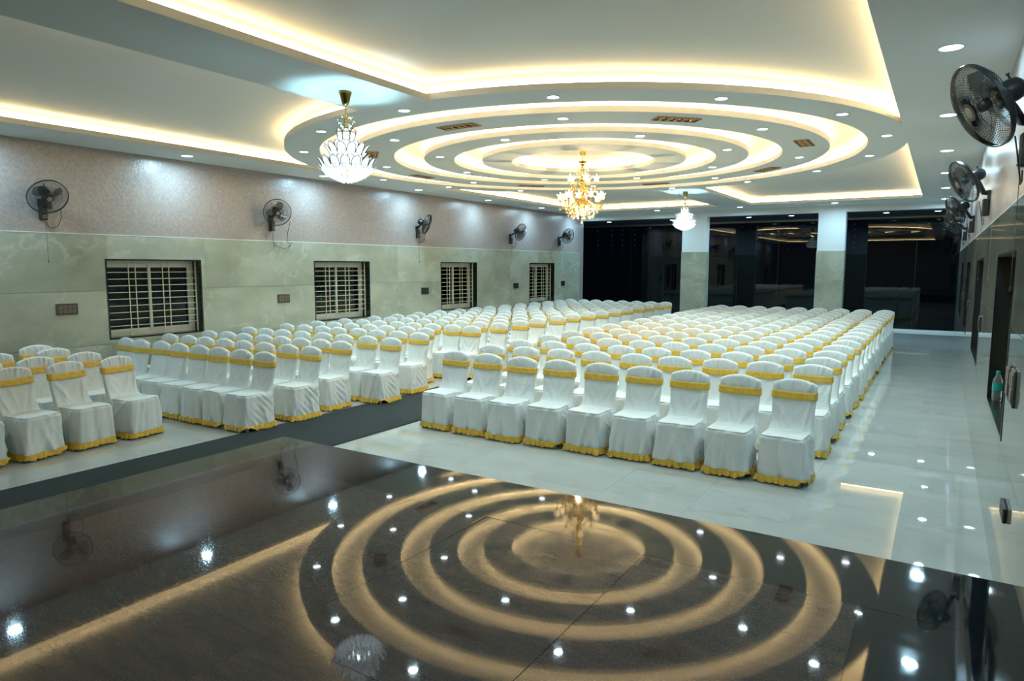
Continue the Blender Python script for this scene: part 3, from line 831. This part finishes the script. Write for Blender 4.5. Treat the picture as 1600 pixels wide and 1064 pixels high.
def gold_chandelier():
    z0 = HU
    r = empty('gold_chandelier', (CX, CY, z0)); tag(r, 'two-tiered gold chandelier with lit tulip shades in the centre of the rings', 'chandelier')
    MB().lathe([(0.001, 0), (0.075, 0), (0.078, -0.012), (0.05, -0.022), (0.072, -0.03), (0.055, -0.055), (0.035, -0.085), (0.03, -0.10), (0.008, -0.11), (0.001, -0.11)], 20).build('canopy', M['brass'], r, True)
    MB().tube([(0, 0, -0.10), (0, 0, -0.20)], 0.006, 8).build('chain', M['brass'], r, True)
    MB().lathe([(0.004, -0.17), (0.07, -0.19), (0.075, -0.20), (0.03, -0.215), (0.055, -0.235), (0.02, -0.26), (0.03, -0.29), (0.045, -0.32), (0.02, -0.36), (0.015, -0.42), (0.04, -0.46), (0.05, -0.50), (0.02, -0.54),
                (0.02, -0.62), (0.055, -0.66), (0.06, -0.70), (0.025, -0.74), (0.02, -0.80), (0.05, -0.84), (0.09, -0.88), (0.095, -0.90), (0.05, -0.93), (0.02, -0.97), (0.012, -1.0), (0.001, -1.0)], 18).build('stem', M['brass'], r, True)
    tul = []
    V = []; F = []; n = 24
    prof = [(0.012, -0.055), (0.036, -0.045), (0.042, -0.02), (0.038, 0.005), (0.046, 0.025), (0.062, 0.042)]
    for i in range(n):
        a = 2 * PI * i / n; k = 1 + 0.10 * math.cos(6 * a)
        for j, (q, z) in enumerate(prof): kk = 1 + (k - 1) * j / 5; V.append((q * kk * math.cos(a), q * kk * math.sin(a), z + (0.012 * math.cos(6 * a) if j == 5 else 0)))
    m_ = len(prof)
    for i in range(n):
        for j in range(m_ - 1): F.append((i * m_ + j, ((i + 1) % n) * m_ + j, ((i + 1) % n) * m_ + j + 1, i * m_ + j + 1))
    tme = bpy.data.meshes.new('tulip_shade'); tme.from_pydata(V, [], F); tme.update(); tme.materials.append(M['tulip']); tme.polygons.foreach_set('use_smooth', [True] * len(F))
    flame = MB().lathe([(0.001, 0.085), (0.006, 0.065), (0.013, 0.04), (0.015, 0.02), (0.010, -0.01), (0.001, -0.03)], 10).mesh('bulb', M['warm_bulb'], True)
    cup = MB().lathe([(0.001, -0.085), (0.012, -0.08), (0.01, -0.07), (0.03, -0.06), (0.034, -0.052), (0.012, -0.055)], 12).mesh('cup', M['brass'], True)
    ball = MB().lathe([(0.001, 0.02), (0.012, 0.016), (0.020, 0), (0.012, -0.016), (0.001, -0.02)], 10).mesh('crystal_drop', M['amber'], True)
    tear = MB().lathe([(0.001, 0.045), (0.004, 0.03), (0.010, 0.01), (0.020, -0.015), (0.012, -0.035), (0.001, -0.042)], 8).mesh('crystal_drop', M['amber'])
    bd = MB()
    for i in range(5): bd.lathe([(0.001, 0.008 - 0.018 * i), (0.007, -0.018 * i), (0.001, -0.008 - 0.018 * i)], 6)
    beads = bd.mesh('bead_chain', M['amber'])
    for (n_a, rad, zb_, zt, off) in ((10, 0.375, -0.93, -0.79, 0.0), (5, 0.24, -0.62, -0.49, 0.3)):
        for k in range(n_a):
            a = 2 * PI * (k + off) / n_a; c, s = math.cos(a), math.sin(a)
            rr_ = rad * (1 if k % 2 == 0 or n_a == 5 else 0.84); zt_ = zt + (0.03 if k % 2 and n_a == 10 else 0)
            pr = [(0.03, zb_ + 0.02), (0.10 * rr_ / 0.3, zb_ + 0.08), (0.20 * rr_ / 0.3, zb_ + 0.0), (0.26 * rr_ / 0.3, zb_ - 0.05), (0.98 * rr_, zb_ - 0.02), (rr_, zt_ - 0.08)]
            pts = []
            for q in range(len(pr) - 1):
                for u in range(5):
                    t = u / 5; p0, p1, p2, p3 = pr[max(q - 1, 0)], pr[q], pr[q + 1], pr[min(q + 2, len(pr) - 1)]
                    f = lambda i_: 0.5 * (2 * p1[i_] + (p2[i_] - p0[i_]) * t + (2 * p0[i_] - 5 * p1[i_] + 4 * p2[i_] - p3[i_]) * t * t + (3 * p1[i_] - p0[i_] - 3 * p2[i_] + p3[i_]) * t ** 3)
                    pts.append((f(0), f(1)))
            pts.append(pr[-1])
            arm = MB().tube([(q * c, q * s, z) for q, z in pts], 0.0085, 6).build('arm', M['brass'], r, True)
            link('cup', cup, arm, (rr_ * c, rr_ * s, zt_))
            link('tulip_shade', tme, arm, (rr_ * c, rr_ * s, zt_)); link('bulb', flame, arm, (rr_ * c, rr_ * s, zt_ + 0.0))
            link('bead_chain', beads, arm, (rr_ * c, rr_ * s, zt_ - 0.10)); link('crystal_drop', ball, arm, (rr_ * c, rr_ * s, zt_ - 0.21))
            q = 0.62 * rr_; link('bead_chain', beads, arm, (q * c, q * s, zb_ - 0.06)); link('crystal_drop', tear if k % 2 else ball, arm, (q * c, q * s, zb_ - 0.17))
    for (n_a, rad, z) in ((12, 0.10, -0.96), (9, 0.16, -1.02), (14, 0.27, -0.93), (6, 0.06, -0.70), (8, 0.09, -0.28), (8, 0.13, -0.62)):
        for k in range(n_a):
            a = 2 * PI * (k + 0.5) / n_a
            link('bead_chain', beads, r, (rad * math.cos(a), rad * math.sin(a), z)); link('crystal_drop', ball, r, (rad * math.cos(a), rad * math.sin(a), z - 0.11))
    link('bead_chain', beads, r, (0, 0, -1.02)); link('bead_chain', beads, r, (0, 0, -1.11)); link('finial', tear, r, (0, 0, -1.21))
    MB().lathe([(0.10, -0.905), (0.106, -0.91), (0.10, -0.915), (0.094, -0.91), (0.10, -0.905)], 24).build('ring_frame', M['brass'], r, True)
    l = bpy.data.lights.new('gold_lamp', 'POINT'); l.energy = W_GOLD; l.color = (1.0, 0.74, 0.40); l.shadow_soft_size = 0.02
    lo = bpy.data.objects.new('lamp', l); COL.objects.link(lo); lo.parent = r; lo.location = (0.0, 0.0, -1.06)
gold_chandelier()

# ================================================================== WALL FANS
def fan_meshes():
    Rf = 0.25; D = {}
    # head frame: +x is the blowing direction, origin at the blade hub
    def dome(rho): return 0.075 * math.cos(min(1, rho / Rf) * PI / 2) ** 0.6 if rho < Rf else 0
    g = MB()
    for k in range(100):
        a = 2 * PI * k / 100; c, s = math.cos(a), math.sin(a)
        pts = [(0.02 + 0.070 * math.sqrt(max(0, 1 - (q / Rf) ** 2.6)), q * c, q * s) for q in (0.055, 0.10, 0.15, 0.19, 0.22, Rf)]
        g.tube(pts, 0.0015, 3)
    for q in (0.10, 0.165):
        g.tube([(0.02 + 0.070 * math.sqrt(1 - (q / Rf) ** 2.6), q * math.cos(a), q * math.sin(a)) for a in [2 * PI * i / 40 for i in range(40)]], 0.0018, 4, True)
    D['front_grille'] = g.mesh('front_grille', M['fan_black'])
    g = MB()
    for k in range(72):
        a = 2 * PI * k / 72; c, s = math.cos(a), math.sin(a)
        pts = [(0.02 - 0.085 * math.sqrt(max(0, 1 - (q / Rf) ** 2.6)), q * c, q * s) for q in (0.05, 0.12, 0.18, 0.22, Rf)]
        g.tube(pts, 0.0015, 3)
    for q in (0.12, 0.19):
        g.tube([(0.02 - 0.085 * math.sqrt(1 - (q / Rf) ** 2.6), q * math.cos(a), q * math.sin(a)) for a in [2 * PI * i / 40 for i in range(40)]], 0.0018, 4, True)
    D['rear_grille'] = g.mesh('rear_grille', M['fan_black'])
    D['grille_rim'] = MB().lathe([(Rf - 0.003, 0.008), (Rf + 0.006, 0.008), (Rf + 0.006, 0.032), (Rf - 0.003, 0.032), (Rf - 0.003, 0.008)], 48, axis='x').mesh('grille_rim', M['fan_black'], False)
    D['hub_badge'] = MB().lathe([(0.001, 0.098), (0.030, 0.097), (0.034, 0.094), (0.034, 0.09)], 24, axis='x').mesh('hub_badge', M['fan_grey'], False)
    D['hub_ring'] = MB().lathe([(0.034, 0.094), (0.052, 0.092), (0.056, 0.085), (0.054, 0.08)], 24, axis='x').mesh('hub_ring', M['fan_black'])
    V = []; F = []; nu, nv = 9, 5
    for i in range(nu + 1):
        t = i / nu; rad = 0.035 + t * 0.165; w = 0.045 + 0.155 * math.sin(PI * min(1, t * 0.85 + 0.08)) ** 0.8 * rad / 0.2
        for j in range(nv + 1):
            s = j / nv - 0.5; an = s * w / max(rad, 0.06) * 0.95 + 0.35 * t
            V.append((0.02 + s * 0.07 * (1 - 0.4 * t) - 0.02, rad * math.cos(an), rad * math.sin(an)))
    for i in range(nu):
        for j in range(nv): a = i * (nv + 1) + j; F.append((a, a + 1, a + nv + 2, a + nv + 1))
    me = bpy.data.meshes.new('blade'); me.from_pydata(V, [], F); me.update(); me.materials.append(M['blade']); me.polygons.foreach_set('use_smooth', [True] * len(F)); D['blade'] = me
    D['blade_hub'] = MB().lathe([(0.001, 0.045), (0.025, 0.042), (0.036, 0.02), (0.036, -0.02), (0.001, -0.02)], 20, axis='x').mesh('blade_hub', M['fan_black'], True)
    m = MB().lathe([(0.001, -0.21), (0.045, -0.208), (0.062, -0.19), (0.068, -0.16), (0.068, -0.10), (0.060, -0.07), (0.001, -0.065)], 24, axis='x')
    m.tube([(-0.17, 0, 0.065), (-0.17, 0, 0.09)], 0.006, 8); m.tube([(-0.17, 0, 0.088), (-0.17, 0, 0.098)], 0.011, 8)
    D['motor_housing'] = m.mesh('motor_housing', M['fan_black'], True)
    return D
FM = fan_meshes()
def wall_fan(wx, sgn, y, zbox, head, aim, label, group, cords, knob=False, spin=0.3):
    """root on the wall plane at the centre of the control box; local +x points into the room. head: hub position (local), aim: blowing direction (local)"""
    r = empty('wall_fan', (wx, y, zbox), 0 if sgn > 0 else PI); tag(r, label, 'fan', group)
    MB().bbox(0.0, 0.075, -0.048, 0.048, -0.10, 0.10, 0.012).build('wall_box', M['fan_black'], r)
    MB().bbox(0.0, 0.03, -0.052, 0.052, 0.08, 0.20, 0.006).build('wall_bracket', M['fan_black'], r)
    if knob: MB().lathe([(0.022, 0.075), (0.024, 0.086), (0.016, 0.088), (0.014, 0.084)], 20, c=(0, 0, -0.05), axis='x').build('knob', M['fan_grey'], r)
    else:
        for i in range(3): MB().box(0.075, 0.079, -0.012, 0.012, -0.03 - 0.03 * i, -0.018 - 0.03 * i).build('button', M['fan_grey'], r)
    hp = Vector(head); ax = Vector(aim).normalized()
    mot = hp - ax * 0.13
    MB().tube([(0.02, 0, 0.17), (0.07, 0, 0.175), (mot.x * 0.5 + 0.03, mot.y * 0.5, 0.5 * (0.175 + mot.z) - 0.02), mot - Vector((0, 0, 0.05))], [0.030, 0.028, 0.026, 0.028], 10).build('arm', M['fan_black'], r, True)
    q = ax.to_track_quat('X', 'Z')
    hd = bpy.data.objects.new('head', FM['motor_housing']); hd.name = 'motor_housing'; COL.objects.link(hd); hd.parent = r; hd.location = hp; hd.rotation_mode = 'QUATERNION'; hd.rotation_quaternion = q
    for nm in ('rear_grille', 'front_grille', 'grille_rim', 'blade_hub'):
        o = link(nm, FM[nm], r, hp); o.rotation_mode = 'QUATERNION'; o.rotation_quaternion = q
        if nm == 'front_grille':
            link('hub_ring', FM['hub_ring'], o); b = link('hub_badge', FM['hub_badge'], o)
    for k in range(3):
        o = link('blade', FM['blade'], r, hp); o.rotation_mode = 'QUATERNION'
        from mathutils import Quaternion
        o.rotation_quaternion = q @ Quaternion((1, 0, 0), spin + 2 * PI * k / 3)
    for nm, pts, rad in cords: MB().tube(pts, rad, 5).build(nm, M['fan_black'], r, True)
    return r
def cord_std(l=0.55):
    return [('pull_cord', [(0.06, 0.015, -0.12), (0.06, 0.016, -0.12 - l), (0.06, 0.016, -0.13 - l)], 0.0022), ('cord_bob', [(0.06, 0.016, -0.12 - l), (0.06, 0.016, -0.15 - l)], 0.006),
            ('power_cable', [(0.05, 0.03, -0.12), (0.05, 0.05, -0.19), (0.06, 0.10, -0.21), (0.07, 0.17, -0.17), (0.09, 0.21, -0.06), (0.11, 0.20, 0.06)], 0.005)]
LF = [(4.73, 2.81, (0.33, -0.06, 0.22), (1.0, -0.10, -0.62), True, 'black wall fan, nearest of those above the window wall, facing down'),
      (8.66, 2.83, (0.32, -0.10, 0.24), (1.0, -0.55, -0.42), True, 'black wall fan above window wall, second from stage, looped cables'),
      (12.95, 2.84, (0.30, 0.0, 0.24), (1.0, 0.55, -0.42), False, 'black wall fan above window wall, third from stage, turned edge-on'),
      (17.20, 2.82, (0.32, 0.06, 0.25), (1.0, -0.05, -0.30), False, 'black wall fan above window wall, fourth from stage'),
      (20.23, 2.84, (0.32, 0.04, 0.23), (1.0, -0.35, -0.35), False, 'black wall fan above window wall, beside the glass corner')]
for i, (y, z, hp, aim, kn, lab) in enumerate(LF):
    c = cord_std()
    if i == 1:
        c = [('power_cable', [(0.05, 0.0, -0.12), (0.04, 0.01, -0.26), (0.04, 0.03, -0.34), (0.04, 0.06, -0.38), (0.05, 0.28, -0.44), (0.05, 0.42, -0.34), (0.05, 0.44, -0.30), (0.05, 0.36, -0.42)], 0.005),
             ('pull_cord', [(0.04, 0.03, -0.34), (0.04, 0.03, -0.44)], 0.003), ('spare_cable', [(0.20, 0.30, 0.10), (0.10, 0.31, -0.12), (0.05, 0.33, -0.28), (0.05, 0.38, -0.33)], 0.005)]
    wall_fan(XL, 1, y, z, hp, aim, lab, 'fans above the window wall', c, kn, 0.3 + 0.7 * i)
RF_ = [(5.20, 2.78, (0.27, 0.34, 0.23), (1.0, 0.42, -0.60), 'black wall fan on the polished wall, nearest and biggest in view'),
       (9.78, 2.77, (0.26, 0.30, 0.29), (1.0, 0.42, -0.55), 'black wall fan on the polished wall, second from the camera'),
       (14.44, 2.77, (0.28, 0.30, 0.29), (1.0, 0.42, -0.55), 'black wall fan on the polished wall, third from the camera'),
       (18.6, 2.77, (0.30, 0.30, 0.29), (1.0, 0.42, -0.55), 'black wall fan on the polished wall, farthest from the camera')]
for i, (y, z, hp, aim, lab) in enumerate(RF_):
    wall_fan(XR, -1, y, z, hp, aim, lab, 'fans on the polished wall', cord_std(0.7), False, 0.9 + i)

# ================================================================== SWITCH PLATES
def switch_plate(x, y, z, sgn, w, h, dark, label, group, n=4):
    r = empty('switch_plate', (x, y, z), 0 if sgn > 0 else PI); tag(r, label, 'switch', group)
    MB().bbox(0, 0.016, -w / 2, w / 2, -h / 2, h / 2, 0.004).build('plate', M['socket_dark'] if dark else M['switch_brown'], r)
    for j in range(2):
        for i in range(n):
            ww = (w - 0.05) / n; y0 = -w / 2 + 0.025 + i * ww; z0 = -h / 2 + 0.022 + j * (h - 0.044) / 2
            MB().bbox(0.014, 0.021 + 0.002 * ((i + j) % 2), y0 + 0.003, y0 + ww - 0.003, z0 + 0.003, z0 + (h - 0.044) / 2 - 0.003, 0.002).build('rocker', M['socket_dark'] if dark else M['switch_module'], r)
for i, (y, z, w, dk) in enumerate(((4.965, 1.425, 0.30, False), (8.89, 1.43, 0.29, False), (13.22, 1.45, 0.28, True), (17.53, 1.48, 0.28, True), (20.55, 1.49, 0.26, True))):
    switch_plate(XL + 0.012, y, z, 1, w, 0.165, dk, ('bronze' if not dk else 'black') + ' switch plate on the window wall, %s from the stage' % ordinal(i + 1), 'switch plates on the window wall')
for i, (y, z, w, h) in enumerate(((5.28, 1.36, 0.20, 0.22), (5.00, 1.36, 0.20, 0.22), (9.5, 1.43, 0.28, 0.17), (13.9, 1.43, 0.26, 0.17), (17.9, 1.43, 0.26, 0.17))):
    switch_plate(XR - 0.012, y, z, -1, w, h, i > 1, ('grey-brown switch plate beside the nearest niche of polished wall, %s of the pair' % ('farther', 'nearer')[i]) if i < 2 else 'dark switch plate between niches of the polished wall, %s from camera' % ordinal(i), 'switch plates on the polished wall', 2 if i < 2 else 4)
r = empty('power_socket', (XR - 0.012, 4.93, 0.62), PI); tag(r, 'dark power socket low on the polished wall near the stage', 'socket')
MB().bbox(0, 0.022, -0.12, 0.12, -0.045, 0.045, 0.005).build('plate', M['socket_dark'], r)
for s in (-1, 1):
    MB().lathe([(0.002, 0.022), (0.02, 0.024), (0.022, 0.022)], 16, c=(0, s * 0.06, 0), axis='x').build('socket_face', M['switch_brown'], r)

# ================================================================== BOTTLE in the niche
r = empty('water_bottle', (XR + 0.045, 7.17, RZ[0] + 0.0045)); tag(r, 'clear plastic water bottle with teal cap and label on the niche sill', 'bottle')
MB().lathe([(0.001, 0.0), (0.030, 0.0), (0.036, 0.006), (0.037, 0.06), (0.035, 0.07), (0.037, 0.08), (0.037, 0.17), (0.034, 0.19), (0.020, 0.225), (0.014, 0.235), (0.014, 0.245)], 24).build('bottle_body', M['pet'], r, True)
MB().lathe([(0.0382, 0.095), (0.0386, 0.10), (0.0386, 0.155), (0.0382, 0.16)], 24).build('label_band', M['teal'], r, True)
MB().lathe([(0.016, 0.238), (0.017, 0.24), (0.017, 0.262), (0.015, 0.265), (0.001, 0.265)], 20).build('cap', M['teal'], r, True)

# ================================================================== OUTSIDE THE GLASS: strings of blue lights
strand = None
for k in range(24):
    x = 0.0 - 0.52 * k - rnd.uniform(-0.06, 0.06)
    if k in (0, 1, 2, 3, 4): continue
    n = rnd.choice((4, 5, 5)); m = MB(); zt = bz + 0.03; zz = [zt - 0.18 - 0.20 * i + rnd.uniform(-0.01, 0.01) for i in range(n)]
    o = MB().tube([(0, 0, 0.0), (0, 0, zz[-1] - zt)], 0.002, 4).build('string_light', M['fan_black'], loc=(x, YG + 0.28, zt))
    tag(o, 'string of tiny blue lights hanging outside the glass, %s from the polished wall' % ordinal(k - 4), 'string lights', 'blue light strings outside the glass')
    for z in zz: m.lathe([(0.001, z - zt + 0.009), (0.009, z - zt), (0.001, z - zt - 0.009)], 6)
    m.build('blue_bulbs', M['blue_led'], o)['kind'] = 'stuff'
for k, (a, b_) in enumerate(LW[1:]):
    for q, y in enumerate((a + 0.42, b_ - 0.30)):
        o = MB().tube([(0, 0, 0), (0, 0, -1.15)], 0.002, 4).build('string_light', M['fan_black'], loc=(XL - 0.285, y, LZ[1] + 0.018))
        tag(o, 'string of tiny green lights behind the %s grille window from the stage, its %s strand' % (ordinal(k + 2), ('nearer', 'farther')[q]), 'string lights', 'green light strings outside the windows')
        m = MB()
        for z in [-0.55 - 0.085 * i for i in range(7)]: m.lathe([(0.001, z + 0.007), (0.007, z), (0.001, z - 0.007)], 6)
        m.build('green_bulbs', M['green_led'], o)['kind'] = 'stuff'
print('CHAIRS', n_ch, 'TILES', nt_)
